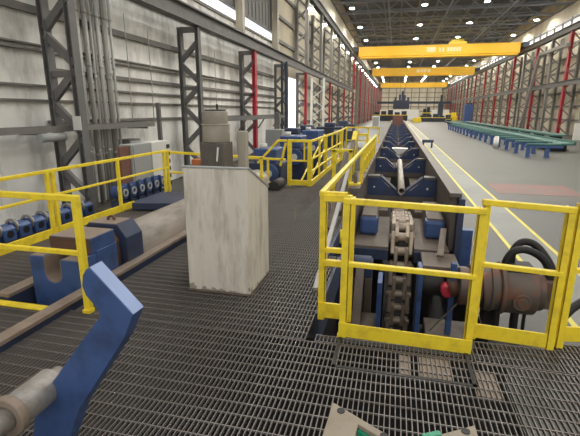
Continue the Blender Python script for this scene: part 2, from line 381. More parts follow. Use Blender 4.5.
# row of blue roller blocks with steel rings
def roller_block(y, label):
    t = thing('roller_block', label, 'roller', (-7.0, y, FZ+.3), 'blue roller blocks beside the left wall')
    bk = build('block', MB().prism([(-7.17, -.68), (-6.83, -.68), (-6.83, -.46), (-6.9, -.40), (-7.1, -.40), (-7.17, -.46)], 'y', y-.14, y+.14), M_['blue'], t, bev=.015)
    build('ring', MB().ring((-7.0, y-.17, -.46), (0, 1, 0), .15, .105, .05), M_['machined'], bk)
    build('bore', MB().cyl((-6.84, y, -.55), (-6.82, y, -.55), .07), M_['black'], bk)
    return t
t0 = None
names = ['first', 'second', 'third', 'fourth', 'fifth', 'sixth', 'seventh', 'eighth']
for i in range(8):
    y = 5.75+i*.36; lb = '%s blue roller block from the left in the row by the left wall' % names[i]
    if not t0: t0 = roller_block(y, lb)
    else: dup(t0, (-7.0, y, FZ+.3), lb)
tag(build('skid_beam', MB().box((-7.2, 5.3, FZ), (-6.8, 8.7, FZ+.32)), M_['dark_steel'], None, (-7, 7, FZ)), 'dark skid beam under the row of blue roller blocks', 'beam')
for i in range(6):
    y = 7.0+i*.28
    t = thing('roller_drum', '%s of the blue drums behind the railing by the white cabinet, from the left' % names[i], 'roller', (-5.05, y, FZ), 'blue drums by the white cabinet')
    dm = build('drum', MB().cyl((-5.2, y, .16), (-4.95, y, .16), .125), M_['blue'], t)
    build('end_ring', MB().ring((-4.955, y, .16), (1, 0, 0), .075, .045, .025), M_['conduit'], dm)
    build('stand', MB().box((-5.2, y-.11, FZ), (-4.96, y+.11, .0)).box((-5.0, y-.13, .0), (-4.93, y-.115, .32)), M_['blue_dark'], t)

# ------------------------------------------------------------------ left pipe line in its pit
t = thing('side_beam', 'long blue beam with a brown worn top on the near side of the pipe pit', 'beam', (-2.72, 4, -.5))
build('web', MB().box((-2.73, -.4, -.5), (-2.66, 9.4, .06)), M_['blue_dark'], t)
build('top_flange', MB().box((-2.75, -.4, .06), (-2.635, 9.4, .09)), M_['beam'], t)
t = thing('side_beam', 'worn brown beam on the wall side of the pipe pit', 'beam', (-3.38, 4, -.5))
build('web', MB().box((-3.42, 2.86, -.5), (-3.34, 9.4, .03)), M_['blue_dark'], t)
build('top_flange', MB().box((-3.48, 2.86, .03), (-3.335, 9.4, .06)), M_['beam'], t)

def arc(cx, cz, r, a0, a1, n): return [(cx+r*math.cos(a0+(a1-a0)*i/n), cz+r*math.sin(a0+(a1-a0)*i/n)) for i in range(n+1)]
t = thing('fork_block', 'blue machined block with a U-shaped slot in the pit behind the yellow rail', 'block', (-3.02, 3.3, -.2))
prof = [(-3.29, -.19), (-2.76, -.19), (-2.76, .34), (-2.95, .34), (-2.95, .2)]+arc(-3.045, .2, .095, 0, -PI, 10)[1:]+[(-3.14, .36), (-3.29, .36)]
build('fork', MB().prism(prof, 'y', 3.1, 3.36), M_['blue'], t, bev=.006)
ol = [(-2.951, .335), (-2.951, .2)]+arc(-3.045, .2, .094, 0, -PI, 10)[1:]+[(-3.139, .355)]
il = [(-3.132, .355)]+arc(-3.045, .2, .087, -PI, 0, 10)+[(-2.958, .335)]
build('slot_liner', MB().prism(ol+il, 'y', 3.105, 3.36), M_['beam'], t)
build('worn_top', MB().box((-3.285, 3.11, .36), (-3.145, 3.36, .364)), M_['beam'], t)
build('worn_top', MB().box((-2.945, 3.11, .34), (-2.765, 3.27, .344)), M_['beam'], t)
build('base', MB().box((-3.29, 3.365, -.19), (-2.76, 3.68, .36)), M_['blue'], t, bev=.006)
build('top_plate', MB().box((-3.22, 3.30, .345), (-2.765, 3.665, .5)), M_['blue'], t, bev=.006)
build('worn_face', MB().box((-3.22, 3.293, .35), (-2.77, 3.30, .495)).box((-3.2, 3.358, .12), (-2.9, 3.364, .35)), M_['rust'], t)
build('worn_cover', MB().box((-3.22, 3.30, .5), (-2.77, 3.66, .504)), M_['beam'], t)
t = thing('pipe_clamp', 'chamfered steel clamp gripping the pipe behind the blue fork block', 'clamp', (-3.02, 3.9, -.2))
octa = [(-3.29, -.15), (-2.79, -.15), (-2.74, -.05), (-2.74, .36), (-2.84, .5), (-3.2, .5), (-3.29, .4)]
build('body', MB().prism(octa, 'y', 3.82, 4.12), M_['blue_dark'], t, bev=.008)
build('face_plate', MB().prism([(-3.27, -.12), (-2.86, -.12), (-2.82, 0), (-2.82, .34), (-2.9, .46), (-3.18, .46), (-3.27, .38)], 'y', 3.72, 3.82), M_['rust'], t, bev=.02)
build('top_cover', MB().box((-3.2, 3.83, .5), (-2.86, 4.1, .506)), M_['beam'], t)
build('lifting_eye', MB().ring((-3.02, 3.96, .51), (0, 1, 0), .05, .03, .03), M_['rust'], t)
p = MB().cyl((-3.04, 4.12, .09), (-3.04, 9.3, .09), .285, seg=40)
tag(build('steel_pipe', p, M_['pipe'], None, (-3.03, 6.7, .06)), 'large grey-brown steel pipe lying in the pit behind the clamp', 'pipe')
t = thing('cover_plate', 'flat blue cover plate beside the large pipe, left of the console', 'plate', (-3.95, 6.8, 0))
build('plate', MB().prism([(-4.35, 6.3), (-3.5, 6.5), (-3.46, 7.3), (-4.3, 7.45)], 'z', .02, .14), M_['blue_dark'], t, bev=.01)
build('edge', MB().box((-3.47, 6.5, .02), (-3.42, 8.0, .16)), M_['beam'], t)

# ------------------------------------------------------------------ yellow railings
R_ = .024
def rail(t, a, b, w=.05, h=.05, name='top_rail'): return build(name, MB().bar(a, b, w, h), M_['yellow'], t, bev=.006)
def post(t, x, y, z0, z1, w=.05): 
    o = build('post', MB().box((x-w/2, y-w/2, z0), (x+w/2, y+w/2, z1)), M_['yellow'], t, bev=.006); return o
Y_ = M_['yellow']
t = thing('guard_rail', 'yellow guard rail crossing in front of the blue fork block on the left', 'railing', (-2.48, 2.85, 0))
post(t, -2.48, 2.85, 0, 1.02, .055); rail(t, (-2.455, 2.85, 1.0), (-4.42, 2.85, 1.0), .05, .05); rail(t, (-2.48, 2.85, .53), (-4.42, 2.85, .53), .04, .04, 'mid_rail'); post(t, -4.4, 2.85, 0, 1.0)
build('foot', MB().box((-2.515, 2.81, 0), (-2.445, 2.88, .03)), Y_, t)

t = thing('guard_rail', 'long yellow railing along the left edge of the grating deck', 'railing', (-4.5, 6, 0))
for y in (4.8, 6.22, 7.72): post(t, -4.5, y, 0, .9)
post(t, -4.5, 7.86, 0, .89); post(t, -4.5, 4.7, 0, .89, .05); post(t, -4.5, 3.3, 0, .89); post(t, -4.5, 1.9, 0, .89)
rail(t, (-4.5, .3, .895), (-4.5, 7.9, .895), .045, .045); rail(t, (-4.5, .3, .56), (-4.5, 7.9, .56), .035, .035, 'mid_rail')
build('toe_board', MB().box((-4.52, .3, .0), (-4.49, 6.6, .11)), Y_, t)
t = thing('guard_rail', 'short yellow railing across the deck behind the white console', 'railing', (-3.7, 7.7, 0))
rail(t, (-4.45, 7.9, .86), (-2.45, 7.9, .8)); rail(t, (-4.45, 7.9, .45), (-2.45, 7.9, .42), .04, .04, 'mid_rail'); post(t, -2.5, 7.9, 0, .82)
t = thing('guard_rail', 'low yellow railing with a sloping end beside the stair panel, right of the console', 'railing', (-2.8, 9.5, 0))
rail(t, (-3.5, 9.5, .62), (-2.43, 9.5, .6)); rail(t, (-3.1, 9.5, .5), (-2.6, 9.5, 1.03), name='sloping_rail'); rail(t, (-2.6, 9.5, 1.03), (-2.4, 9.5, 1.03)); rail(t, (-2.55, 9.5, .45), (-2.42, 9.5, .98), name='brace')
post(t, -2.85, 9.5, -.1, .6, .05); rail(t, (-2.95, 9.5, .04), (-2.43, 9.5, .04), .03, .06, 'toe_board')
t = thing('guard_rail', 'yellow railing panel with two posts at the end of the walkway, right of the console', 'railing', (-2.1, 9.5, 0))
post(t, -2.33, 9.5, 0, 1.05, .09); post(t, -1.86, 9.5, 0, 1.05, .09); rail(t, (-2.36, 9.5, 1.03), (-1.83, 9.5, 1.03), .06, .06); rail(t, (-2.33, 9.5, .58), (-1.86, 9.5, .58), .04, .04, 'mid_rail')
build('toe_board', MB().box((-2.33, 9.47, .02), (-1.86, 9.5, .14)), Y_, t); post(t, -1.99, 9.52, .58, 1.03, .035)
t = thing('guard_rail', 'yellow railing along the far walkway, with many posts and three rails', 'railing', (-1.8, 12.5, 0))
for i, y in enumerate((10.6, 11.7, 12.8, 13.9, 15.0)): post(t, -1.83, y, 0, 1.05, .05)
rail(t, (-1.83, 9.55, 1.03), (-1.83, 15.0, 1.03)); rail(t, (-1.83, 9.55, .62), (-1.83, 15.0, .62), .04, .04, 'mid_rail'); rail(t, (-1.83, 9.55, .34), (-1.83, 15.0, .34), .04, .04, 'mid_rail')
build('toe_board', MB().box((-1.85, 9.55, .0), (-1.81, 15.0, .12)), Y_, t)
post(t, -1.83, 15.0, 0, 1.06, .12)
t = thing('stair_rail', 'yellow sloping stair rail going down behind the far walkway railing', 'railing', (-2.2, 12, -.9))
rail(t, (-2.35, 10.0, -.35), (-2.35, 14.6, .9), .04, .04); rail(t, (-2.35, 10.6, -.7), (-2.35, 14.6, .4), .04, .04, 'mid_rail'); post(t, -2.35, 10.2, FZ, -.3, .05); post(t, -2.35, 12.4, FZ, .3, .05); post(t, -2.35, 14.6, FZ, .9, .05)
t = thing('guard_rail', 'yellow railing crossing the far end of the walkway beside the conveyor', 'railing', (-1.2, 17, 0))
rail(t, (-1.83, 16.6, 1.08), (-.6, 16.6, 1.08)); rail(t, (-1.83, 16.6, .6), (-.6, 16.6, .6), .04, .04, 'mid_rail'); rail(t, (-1.83, 15.1, 1.05), (-1.83, 16.6, 1.08))
for x in (-1.83, -1.4, -1.0, -.6): post(t, x, 16.6, 0, 1.08, .05)

# corner and side railing of the conveyor
def angle_post(t, x, y, z0, z1, side, w=.05):
    # L-shaped angle: front flange facing the deck, second flange running back from one edge
    m = MB().box((x-w/2, y-.008, z0), (x+w/2, y, z1))
    xe = x+side*w/2
    m.box((min(xe, xe-side*.008), y-.008, z0), (max(xe, xe-side*.008), y+w, z1))
    return build('post', m, M_['yellow'], t, bev=.002)
t = thing('guard_rail', 'yellow railing along the left side of the conveyor, starting at the tall corner post', 'railing', (-.5, 5, 0))
angle_post(t, -.515, 3.22, -.01, 1.085, 1, .055); rail(t, (-.53, 3.23, 1.06), (-.53, 12.5, 1.02), .045, .045)
rail(t, (-.53, 3.23, 1.06), (-.33, 3.23, 1.06), .045, .045); rail(t, (-.51, 3.23, .605), (-.33, 3.23, .605), .04, .04, 'mid_rail')
build('toe_board', MB().box((-.535, 3.205, .02), (-.33, 3.225, .145)), Y_, t)
for y in (7.2,): post(t, -.52, y, 0 if y < 6.5 else .5, 1.03, .05)
for y in (7.9, 8.6, 9.3, 10.0, 10.7, 11.4, 12.1, 12.5): post(t, -.56, y, .5, 1.03, .06)
rail(t, (-.56, 7.6, .78), (-.56, 12.5, .78), .04, .04, 'mid_rail')
rail(t, (-.51, 3.22, 1.035), (-.29, 3.22, 1.035), .055, .055); rail(t, (-.51, 3.22, .5), (-.29, 3.22, .5), .05, .05, 'mid_rail'); post(t, -.29, 3.22, 0, 1.05, .05)
build('toe_board', MB().box((-.54, 3.2, .02), (-.29, 3.22, .15)), Y_, t)
t = thing('safety_gate', 'wide yellow gate frame across the near end of the conveyor', 'gate', (.15, 2.97, 0))
angle_post(t, -.305, 2.965, 0, 1.09, 1, .055); angle_post(t, .60, 2.975, 0, 1.07, -1, .055)
rail(t, (-.33, 2.975, 1.068), (.62, 2.975, 1.045), .045, .042); rail(t, (-.30, 2.98, .592), (.6, 2.98, .575), .045, .035, 'mid_rail')
build('toe_board', MB().prism([(-.335, .01), (.62, -.005), (.62, .105), (-.335, .125)], 'y', 2.945, 2.955), Y_, t, bev=.003)
build('hinge', MB().cyl((-.335, 2.98, .75), (-.335, 2.98, .85), .016), Y_, t); build('foot', MB().box((-.345, 2.95, -.01), (-.28, 3.0, .015)), Y_, t)
t = thing('safety_gate', 'narrower yellow gate frame in front of the brown motor, right of the wide gate', 'gate', (.92, 3.17, 0))
rail(t, (.625, 3.17, 1.07), (1.215, 3.16, 1.045), .045, .042); rail(t, (.64, 3.17, .61), (1.2, 3.16, .585), .045, .035, 'mid_rail')
build('toe_board', MB().bar((.655, 3.17, .075), (1.22, 3.155, .06), .012, .115), Y_, t, bev=.003)
angle_post(t, .665, 3.175, 0, 1.07, -1, .045); angle_post(t, 1.19, 3.155, -.02, 1.07, -1, .05)
t = thing('guard_rail', 'yellow railing at the right edge of the deck, beyond the two gates', 'railing', (1.25, 3.18, 0))
angle_post(t, 1.265, 3.19, 0, 1.085, -1, .05)
rail(t, (1.245, 3.21, 1.06), (2.2, 3.4, 1.06), .045, .042); rail(t, (1.25, 3.21, .6), (2.2, 3.4, .6), .04, .035, 'mid_rail'); post(t, 2.2, 3.4, 0, 1.08)
build('toe_board', MB().bar((1.25, 3.26, .075), (2.2, 3.45, .075), .012, .12), Y_, t)

# small gate frame and leaning bars beside the conveyor
t = thing('access_frame', 'small yellow frame standing on the walkway left of the conveyor', 'frame', (-.85, 7.3, 0))
post(t, -1.0, 7.3, 0, 1.05, .06); post(t, -.72, 7.3, 0, 1.05, .06); rail(t, (-1.03, 7.3, 1.03), (-.69, 7.3, 1.03), .06, .06)
t = thing('access_frame', 'far yellow frame standing on the walkway beside the conveyor', 'frame', (-.85, 11.6, 0))
post(t, -1.05, 11.6, 0, 1.1, .06); post(t, -.72, 11.6, 0, 1.1, .06); rail(t, (-1.08, 11.6, 1.08), (-.69, 11.6, 1.08), .06, .06)
tag(build('steel_channel', MB().bar((-.86, 5.9, .03), (-.78, 7.1, 1.02), .055, .05), M_['tan'], None, (-.85, 6.6, 0)), 'worn steel channel leaning across the walkway beside the small yellow frame', 'channel')
t = thing('stop_arm', 'yellow and grey stop arm leaning beside the conveyor, right of the leaning channel', 'arm', (-.7, 7.8, .0))
build('arm', MB().bar((-.80, 6.6, .1), (-.79, 8.6, 1.15), .07, .1), M_['tan'], t); build('tip', MB().bar((-.79, 8.5, 1.1), (-.788, 8.8, 1.25), .08, .11), Y_, t)
tag(build('angle_bar', MB().bar((-.66, 3.75, .02), (-.60, 6.1, .98), .045, .045), M_['conduit'], None, (-.6, 4, 0)), 'light steel angle bar leaning behind the tall corner post', 'bar')
t = thing('limit_switch', 'small yellow bracket fixed on the left conveyor beam', 'bracket', (-.62, 7.0, .5))
build('plate', MB().box((-.7, 6.95, .5), (-.52, 7.15, .53)), Y_, t); build('pin', MB().cyl((-.6, 7.05, .53), (-.6, 7.05, .72), .03), M_['tan'], t)

# ------------------------------------------------------------------ conveyor
CX = .19
t = thing('conveyor_beam', 'long grey side beam on the left of the conveyor', 'beam', (-.6, 30, FZ))
build('web', MB().box((-.62, 6.7, -.42), (-.55, 62, .44)), M_['conv_beam'], t)
build('top_flange', MB().box((-.68, 6.7, .44), (-.5, 62, .5)), M_['conv_beam'], t)
for y in (9, 12, 18, 26, 36, 48, 60): build('leg', MB().box((-.66, y, FZ-1.2 if y < 20 else FZ), (-.52, y+.25, -.42)), M_['blue_dark'], t)
t = thing('conveyor_beam', 'long grey side beam on the right of the conveyor, with a squared near end', 'beam', (.95, 30, FZ))
build('web', MB().box((.9, 6.7, -.42), (.97, 62, .44)), M_['conv_beam'], t)
build('top_flange', MB().box((.85, 6.65, .44), (1.02, 62, .5)), M_['conv_beam'], t)
build('end_plate', MB().box((.975, 6.55, -.62), (1.06, 7.0, .43)), M_['blue_dark'], t)
build('gusset', MB().box((1.06, 6.6, -.62), (1.22, 6.75, -.05)), M_['blue'], t)
for y in (9, 12, 18, 26, 36, 48, 60): build('leg', MB().box((.88, y, FZ-1.2 if y < 20 else FZ), (1.0, y+.25, -.42)), M_['blue_dark'], t)
# bed between the beams
tag(build('conveyor_bed', MB().box((-.54, 8.4, -.34), (-.06, 62, -.22)).box((.46, 8.4, -.34), (.88, 62, -.22)), M_['tan'], None, (.19, 30, -.62)), 'oily tan bed plates under the blue pipe supports of the conveyor', 'plate')
def bracket(y, label):
    t = thing('pipe_support', label, 'support', (CX, y, -.5), 'blue V-shaped pipe supports on the conveyor')
    L_ = [(-.53, -.08), (.17, -.08), (.17, .0), (.08, .0), (-.02, .06), (-.14, .17), (-.27, .3), (-.53, .3)]
    Rr = [(min(2*CX-x, .895), z) for x, z in L_][::-1]
    lw = build('left_wing', MB().prism(L_, 'y', y-.05, y), M_['blue_support'], t, bev=.006)
    rw = build('right_wing', MB().prism(Rr, 'y', y-.05, y), M_['blue_support'], t, bev=.006)
    build('left_tab', MB().box((-.53, y-.05, .3), (-.27, y+.22, .34)), M_['conv_beam'], lw); build('right_tab', MB().box((2*CX+.27, y-.05, .3), (2*CX+.51, y+.22, .34)), M_['conv_beam'], rw)
    build('slope_plate', MB().prism([(-.27, .3), (.08, .0), (.11, .02), (-.24, .33)], 'y', y-.05, y+.25), M_['blue_dark'], t)
    build('slope_plate', MB().prism([(2*CX-px, pz) for px, pz in [(-.27, .3), (.08, .0), (.11, .02), (-.24, .33)]][::-1], 'y', y-.05, y+.25), M_['blue_dark'], t)
    build('bolt', MB().cyl((.72, y-.06, .1), (.72, y-.05, .1), .025), M_['white'], rw); build('bolt', MB().cyl((-.38, y-.06, .1), (-.38, y-.05, .1), .02), M_['white'], lw)
    build('cross_beam', MB().box((-.54, y-.08, -.2), (.885, y+.22, -.08)), M_['conv_beam'], t)
    return t
b0 = None
for i in range(12):
    y = 9.3+i*3.7; lb = '%s blue V-shaped pipe support from the near end of the conveyor' % ORD[i]
    if not b0: b0 = bracket(y, lb)
    else: dup(b0, (CX, y, -.5), lb)
t = thing('conveyed_pipe', 'thin grey steel pipe lying along the conveyor on the nearest pipe supports', 'pipe', (CX, 11, 0))
build('tube', MB().ring((CX, 8.9, .09), (0, 1, 0), .075, .055, 5.6), M_['pipe'], t)
t = thing('pipe_end_guide', 'pale wedge plate resting on the conveyor past the thin pipe', 'plate', (CX, 17, .1))
build('wedge', MB().prism([(-.1, .30), (.5, .30), (.3, .12), (.1, .12)], 'y', 16.9, 17.4), M_['white'], t)
# near-end machinery: blue blocks, ledges, frames
for s_, x0, x1, lb in ((0, -.49, -.19, 'left'), (1, .55, .86, 'right')):
    t = thing('slide_block', 'blue fronted block with a tan top on the %s of the conveyor chain' % lb, 'block', ((x0+x1)/2, 7, -.3))
    build('block', MB().box((x0, 6.9, -.31), (x1, 7.25, -.01)), M_['blue'], t, bev=.05)
    build('top', MB().box((x0+.03, 6.95, -.01), (x1-.03, 8.3, .02)), M_['tan'], t)
    build('rear_body', MB().box((x0+.03, 7.25, -.31), (x1-.03, 8.3, -.01)), M_['tan'], t)
    a, b_ = (-.54, .0) if s_ == 0 else (.38, .88)
    t = thing('machine_ledge', 'tan steel ledge in front of the %s blue fronted block' % lb, 'plate', ((a+b_)/2, 6.7, -.4))
    build('plate', MB().box((a, 6.35, -.40), (b_, 8.3, -.32)), M_['tan'], t, bev=.01)
    build('front', MB().box((a, 6.3, -.52), (b_, 6.35, -.36)), M_['blue_dark'], t)
    build('support', MB().box((a+.1, 7.6, -2.2), (b_-.1, 8.0, -.40)), M_['dark_steel'], t)
t = thing('side_stand', 'blue side stand rising behind the left post of the wide gate', 'stand', (-.57, 5.6, -2.2))
build('plate', MB().box((-.6, 4.9, -2.2), (-.55, 6.6, -.12)), M_['blue_dark'], t, bev=.006)
build('flange', MB().box((-.55, 4.85, -2.2), (-.46, 4.92, -.2)), M_['blue'], t)
build('bearing', MB().cyl((-.55, 5.9, -.5), (-.22, 5.9, -.5), .16), M_['blue_dark'], t, bev=.01)
build('bearing_cap', MB().box((-.5, 5.7, -.62), (-.2, 6.05, -.40)), M_['blue_dark'], t, bev=.03)
build('pad', MB().box((-.54, 5.0, -1.25), (-.06, 5.7, -1.12)), M_['tan'], t, bev=.01)
build('upright', MB().box((-.11, 5.2, -2.2), (-.05, 5.6, -.45)), M_['blue'], t, bev=.005)
build('column', MB().box((-.30, 5.7, -2.2), (-.2, 5.9, -.6)), M_['tan'], t, bev=.005)
build('wedge', MB().prism([(5.15, -1.12), (5.6, -1.12), (5.7, -.48), (5.62, -.42)], 'x', -.42, -.31), M_['tan'], t)
build('dark_base', MB().box((-.5, 4.95, -1.6), (-.06, 5.9, -1.3)), M_['black'], t)
t = thing('bearing_stand', 'blue bearing stand on the right of the hanging chain', 'stand', (.62, 5.6, -2.2))
build('upright', MB().box((.41, 5.5, -2.2), (.47, 5.9, -.36)), M_['blue'], t, bev=.005)
build('upright', MB().box((.80, 5.45, -1.2), (.87, 5.53, -.2)), M_['blue'], t, bev=.005)
build('brace', MB().bar((.6, 5.42, -1.15), (.98, 5.42, -.62), .016, .016), M_['rust_grey'], t)
build('bearing', MB().cyl((.47, 5.8, -.62), (.75, 5.8, -.62), .17), M_['dark_steel'], t, bev=.01)
build('red_cap', MB().cyl((.78, 5.42, -.58), (.78, 5.6, -.58), .085), M_['red'], t, bev=.02)
build('shelf', MB().box((.47, 5.7, -.42), (.95, 6.3, -.34)), M_['tan'], t, bev=.01)
build('angle', MB().bar((.70, 5.9, -.26), (.80, 6.6, -.05), .09, .04), M_['tan'], t, bev=.01)
build('base_pad', MB().box((.55, 5.2, -1.3), (1.15, 5.9, -1.2)), M_['tan'], t, bev=.01)
build('dark_base', MB().box((.40, 5.2, -1.7), (.9, 5.9, -1.32)), M_['black'], t)

# sprocket and chain
CXC, SY, SZ, SR = .2, 7.02, -.62, .5
t = thing('chain_sprocket', 'dark toothed sprocket carrying the chain at the near end of the conveyor', 'sprocket', (CXC, SY, SZ))
prof = []
for i in range(20):
    a = 2*PI*i/20; r = SR-.02 if i % 2 else SR-.1
    prof.append((SY+r*math.cos(a), SZ+r*math.sin(a)))
build('wheel', MB().prism(prof, 'x', CXC-.05, CXC+.05), M_['dark_steel'], t); build('hub', MB().cyl((CXC-.2, SY, SZ), (CXC+.2, SY, SZ), .16), M_['rust'], t)
build('shaft', MB().cyl((-.5, SY, SZ), (.84, SY, SZ), .06), M_['machined'], t)
pts = [(12.5, -.72), (9.6, -.62), (8.2, -.24), (SY+.35, SZ+SR-.04), (SY+.05, SZ+SR)]
for i in range(1, 9): a = PI/2+i*(PI/2)/8; pts.append((SY+SR*math.cos(a), SZ+SR*math.sin(a)))
pts += [(SY-SR, -1.0), (SY-SR, -2.2)]
t = thing('drive_chain', 'heavy steel roller chain running down the middle of the conveyor', 'chain', (CXC, 8, -.3))
P = [Vector((0, a, b)) for a, b in pts]; pitch = .235; links = [P[0].copy()]; cur = P[0].copy(); i = 1
while i < len(P):
    d = P[i]-cur
    if d.length >= pitch: cur = cur+d.normalized()*pitch; links.append(cur.copy())
    else: i += 1
for j in range(len(links)-1):
    a, b2 = links[j], links[j+1]; d = (b2-a).normalized(); n = Vector((0, -d.z, d.y)); outer = j % 2
    mb = MB(); wx = .14 if outer else .083; hh = .085 if outer else .07
    M4 = Matrix(((1, 0, 0, CXC), (0, d.y, n.y, a.y), (0, d.z, n.z, a.z), (0, 0, 0, 1)))
    for q in (-1, 1):
        mb.prism([(q*wx-.03, -.07), (q*wx+.03, -.07), (q*wx+.03, pitch+.07), (q*wx-.03, pitch+.07)], 'z', -hh, hh)
    for v in mb.bm.verts: v.co = M4 @ v.co
    mb.cyl(Vector((CXC-wx-.055, a.y, a.z)), Vector((CXC+wx+.055, a.y, a.z)), .045 if outer else .04, seg=12)
    mb.cyl(Vector((CXC-.08, a.y, a.z)), Vector((CXC+.08, a.y, a.z)), .07, seg=12)
    build('chain_link', mb, M_['chain'], t, bev=.015)
t = thing('return_chain_guide', 'dark guide bar behind the hanging chain', 'guide', (CXC, 6.75, -2.2))
for x in (-.07, .43): build('bar', MB().box((x, 6.62, -2.2), (x+.04, 6.75, -.9)), M_['black'], t)

# drive motor with hoses
K = 1.222
def mp(x, y, z): return (x*K, 5.5+(y-4.5)*K, 1.69+(z-1.69)*K)
MY, MZ = 4.5, -.085
def mcyl(mb, p0, p1, r, seg=28): return mb.cyl(mp(*p0), mp(*p1), r*K, seg=seg)
t = thing('drive_motor', 'greasy brown hydraulic motor behind the narrower yellow gate', 'motor', (1.6, 5.5, FZ))
m = MB(); mcyl(m, (.74, MY, MZ-.02), (.96, MY, MZ-.02), .2); mcyl(m, (.84, MY, MZ-.02), (.88, MY, MZ-.02), .24); mcyl(m, (.96, MY, MZ-.02), (1.14, MY, MZ), .235); mcyl(m, (1.03, MY, MZ), (1.06, MY, MZ), .255)
build('gearbox', m, M_['motor'], t, bev=.012)
m = MB(); mcyl(m, (1.14, MY, MZ), (1.46, MY, MZ), .25, 32); mcyl(m, (1.12, MY, MZ), (1.17, MY, MZ), .27, 32)
build('body', m, M_['motor'], t, bev=.015)
m = MB(); mcyl(m, (1.3, MY-.27, MZ-.04), (1.3, MY-.1, MZ-.04), .085, 20); mcyl(m, (1.3, MY-.28, MZ-.04), (1.3, MY-.26, MZ-.04), .05, 20)
build('port_boss', m, M_['motor'], t, bev=.01)
m = MB(); mcyl(m, (1.46, MY, MZ), (1.54, MY, MZ), .2)
a = mp(1.5, MY-.14, MZ-.14); b_ = mp(1.63, MY+.12, MZ+.16); m.box(a, b_)
build('end_cap', m, M_['motor'], t, bev=.02)
build('port_block', MB().box(mp(1.16, MY-.12, MZ+.2), mp(1.42, MY+.1, MZ+.275)), M_['dark_steel'], t, bev=.01)
build('coupling', MB().cyl(mp(.66, MY, MZ-.06), mp(.75, MY, MZ-.03), .12), M_['rust'], t)
for nm, pl, r in (('hose', [(1.16, -.05, .22), (1.17, -.05, .33), (1.23, -.05, .42), (1.34, -.05, .44), (1.47, -.05, .38), (1.55, -.05, .27), (1.57, -.05, .1)], .038),
                  ('hose', [(1.24, .05, .24), (1.24, .05, .38), (1.31, .06, .485), (1.42, .05, .48), (1.52, .0, .38), (1.59, -.05, .24), (1.59, -.05, .04)], .038)):
    build(nm, MB().tube([mp(x, MY+dy, MZ+dz) for x, dy, dz in pl], r*K), M_['black'], t)
for x, r in ((1.12, .036), (1.29, .04), (1.38, .018)):
    q = mp(x, MY-.12, MZ-.15)
    build('hose', MB().tube([q, (q[0], q[1], q[2]-.2), (q[0]+.01, q[1]+.02, FZ+.01)], r*K), M_['black'], t)
build('foot', MB().box((1.26, 5.5, FZ), (1.36, 5.75, -.5)), M_['dark_steel'], t)
tag(build('hose', MB().tube([(1.95, 5.0, -.97), (1.88, 4.9, -.8), (1.95, 4.9, -.5), (2.3, 5.1, -.3), (3.2, 5.6, -.05)], .045), M_['black'], None, (1.95, 5, -1)), 'dark hose rising behind the right yellow posts', 'hose')

# ------------------------------------------------------------------ white console
cx0, cx1, cy0, cy1 = -1.855, -1.235, 3.485, 4.12
t = thing('control_console', 'stained white steel console with a sloping top standing on the grating', 'console', ((cx0+cx1)/2, (cy0+cy1)/2, 0))
build('body', MB().prism([(cy0, .0), (cy1, .0), (cy1, .93), (cy0+.04, 1.195), (cy0, 1.195)], 'x', cx0, cx1), M_['console'], t, bev=.012)
lid = MB(); lid.prism([(cy0-.005, 1.19), (cy0-.005, 1.206), (cy0+.045, 1.206), (cy1+.012, .942), (cy1+.008, .926), (cy0+.03, 1.19)], 'x', cx0-.006, cx1+.006)
build('sloping_lid', lid, M_['grey'], t, bev=.003)
build('base_strip', MB().box((cx0-.004, cy0-.004, .0), (cx1+.004, cy1+.004, .02)), M_['tan'], t)

# vertical motor on a stand behind the console
mx, my = -2.3, 5.3
t = thing('upright_motor', 'tall beige upright motor with a dark ribbed lower part, behind the console', 'motor', (mx, my, .0))
lh = build('lower_housing', MB().box((mx-.173, my-.155, .66), (mx+.173, my+.155, 1.29)), M_['rust_grey'], t, bev=.015)
for k in range(9): build('rib', MB().box((mx-.146+k*.0365-.006, my-.166, .86), (mx-.146+k*.0365+.006, my-.155, 1.27)), M_['rust_grey'], lh)
build('upper_housing', MB().cyl((mx, my, 1.29), (mx, my, 1.52), .18, seg=32), M_['beige_motor'], t, bev=.01)
build('cap', MB().cyl((mx, my, 1.52), (mx, my, 1.685), .158, seg=32).cyl((mx, my, 1.505), (mx, my, 1.525), .188, seg=32), M_['beige_motor'], t, bev=.01)
build('eye_plate', MB().box((mx-.115, my-.08, 1.685), (mx+.115, my+.08, 1.705)).box((mx+.02, my-.015, 1.705), (mx+.04, my, 1.77)), M_['dark_steel'], t)
build('tag_strip', MB().bar((mx+.07, my-.168, 1.05), (mx+.092, my-.168, 1.23), .023, .008), M_['white'], lh)
build('pedestal', MB().box((mx-.15, my-.14, 0.0), (mx+.15, my+.14, .66)), M_['rust_grey'], t)
t = thing('duct_post', 'pale square duct standing right of the beige upright motor', 'duct', (-2.03, 5.6, 0))
build('shaft', MB().box((-2.1, 5.55, .5), (-1.98, 5.67, 1.42)), M_['column_pale'], t, bev=.01); build('base', MB().box((-2.13, 5.52, .0), (-1.95, 5.7, .5)), M_['column_pale'], t, bev=.01)
tag(build('junction_box', MB().box((-5.2, 17, .15), (-4.5, 17.5, .95)), M_['grey'], None, (-4.9, 17.2, .15), bev=.02), 'grey junction box on the post behind the console', 'box')
tag(build('box_post', MB().box((-4.95, 17.49, FZ), (-4.75, 17.7, 1.6)), M_['column'], None, (-4.85, 17.6, FZ)), 'grey post carrying the junction box behind the console', 'post')
tag(build('orange_beam', MB().box((-5.5, 10.9, .2), (-4.9, 11.2, .36)), M_['orange'], None, (-5, 11, .2)), 'short orange beam behind the railing, left of the console', 'beam')
tag(build('beam_rack', MB().box((-5.6, 10.95, FZ), (-4.3, 11.15, .2)).box((-5.9, 11.2, FZ), (-4.1, 11.6, .02)), M_['machinery'], None, (-5, 11, FZ)), 'dark rack under the short orange beam', 'rack')

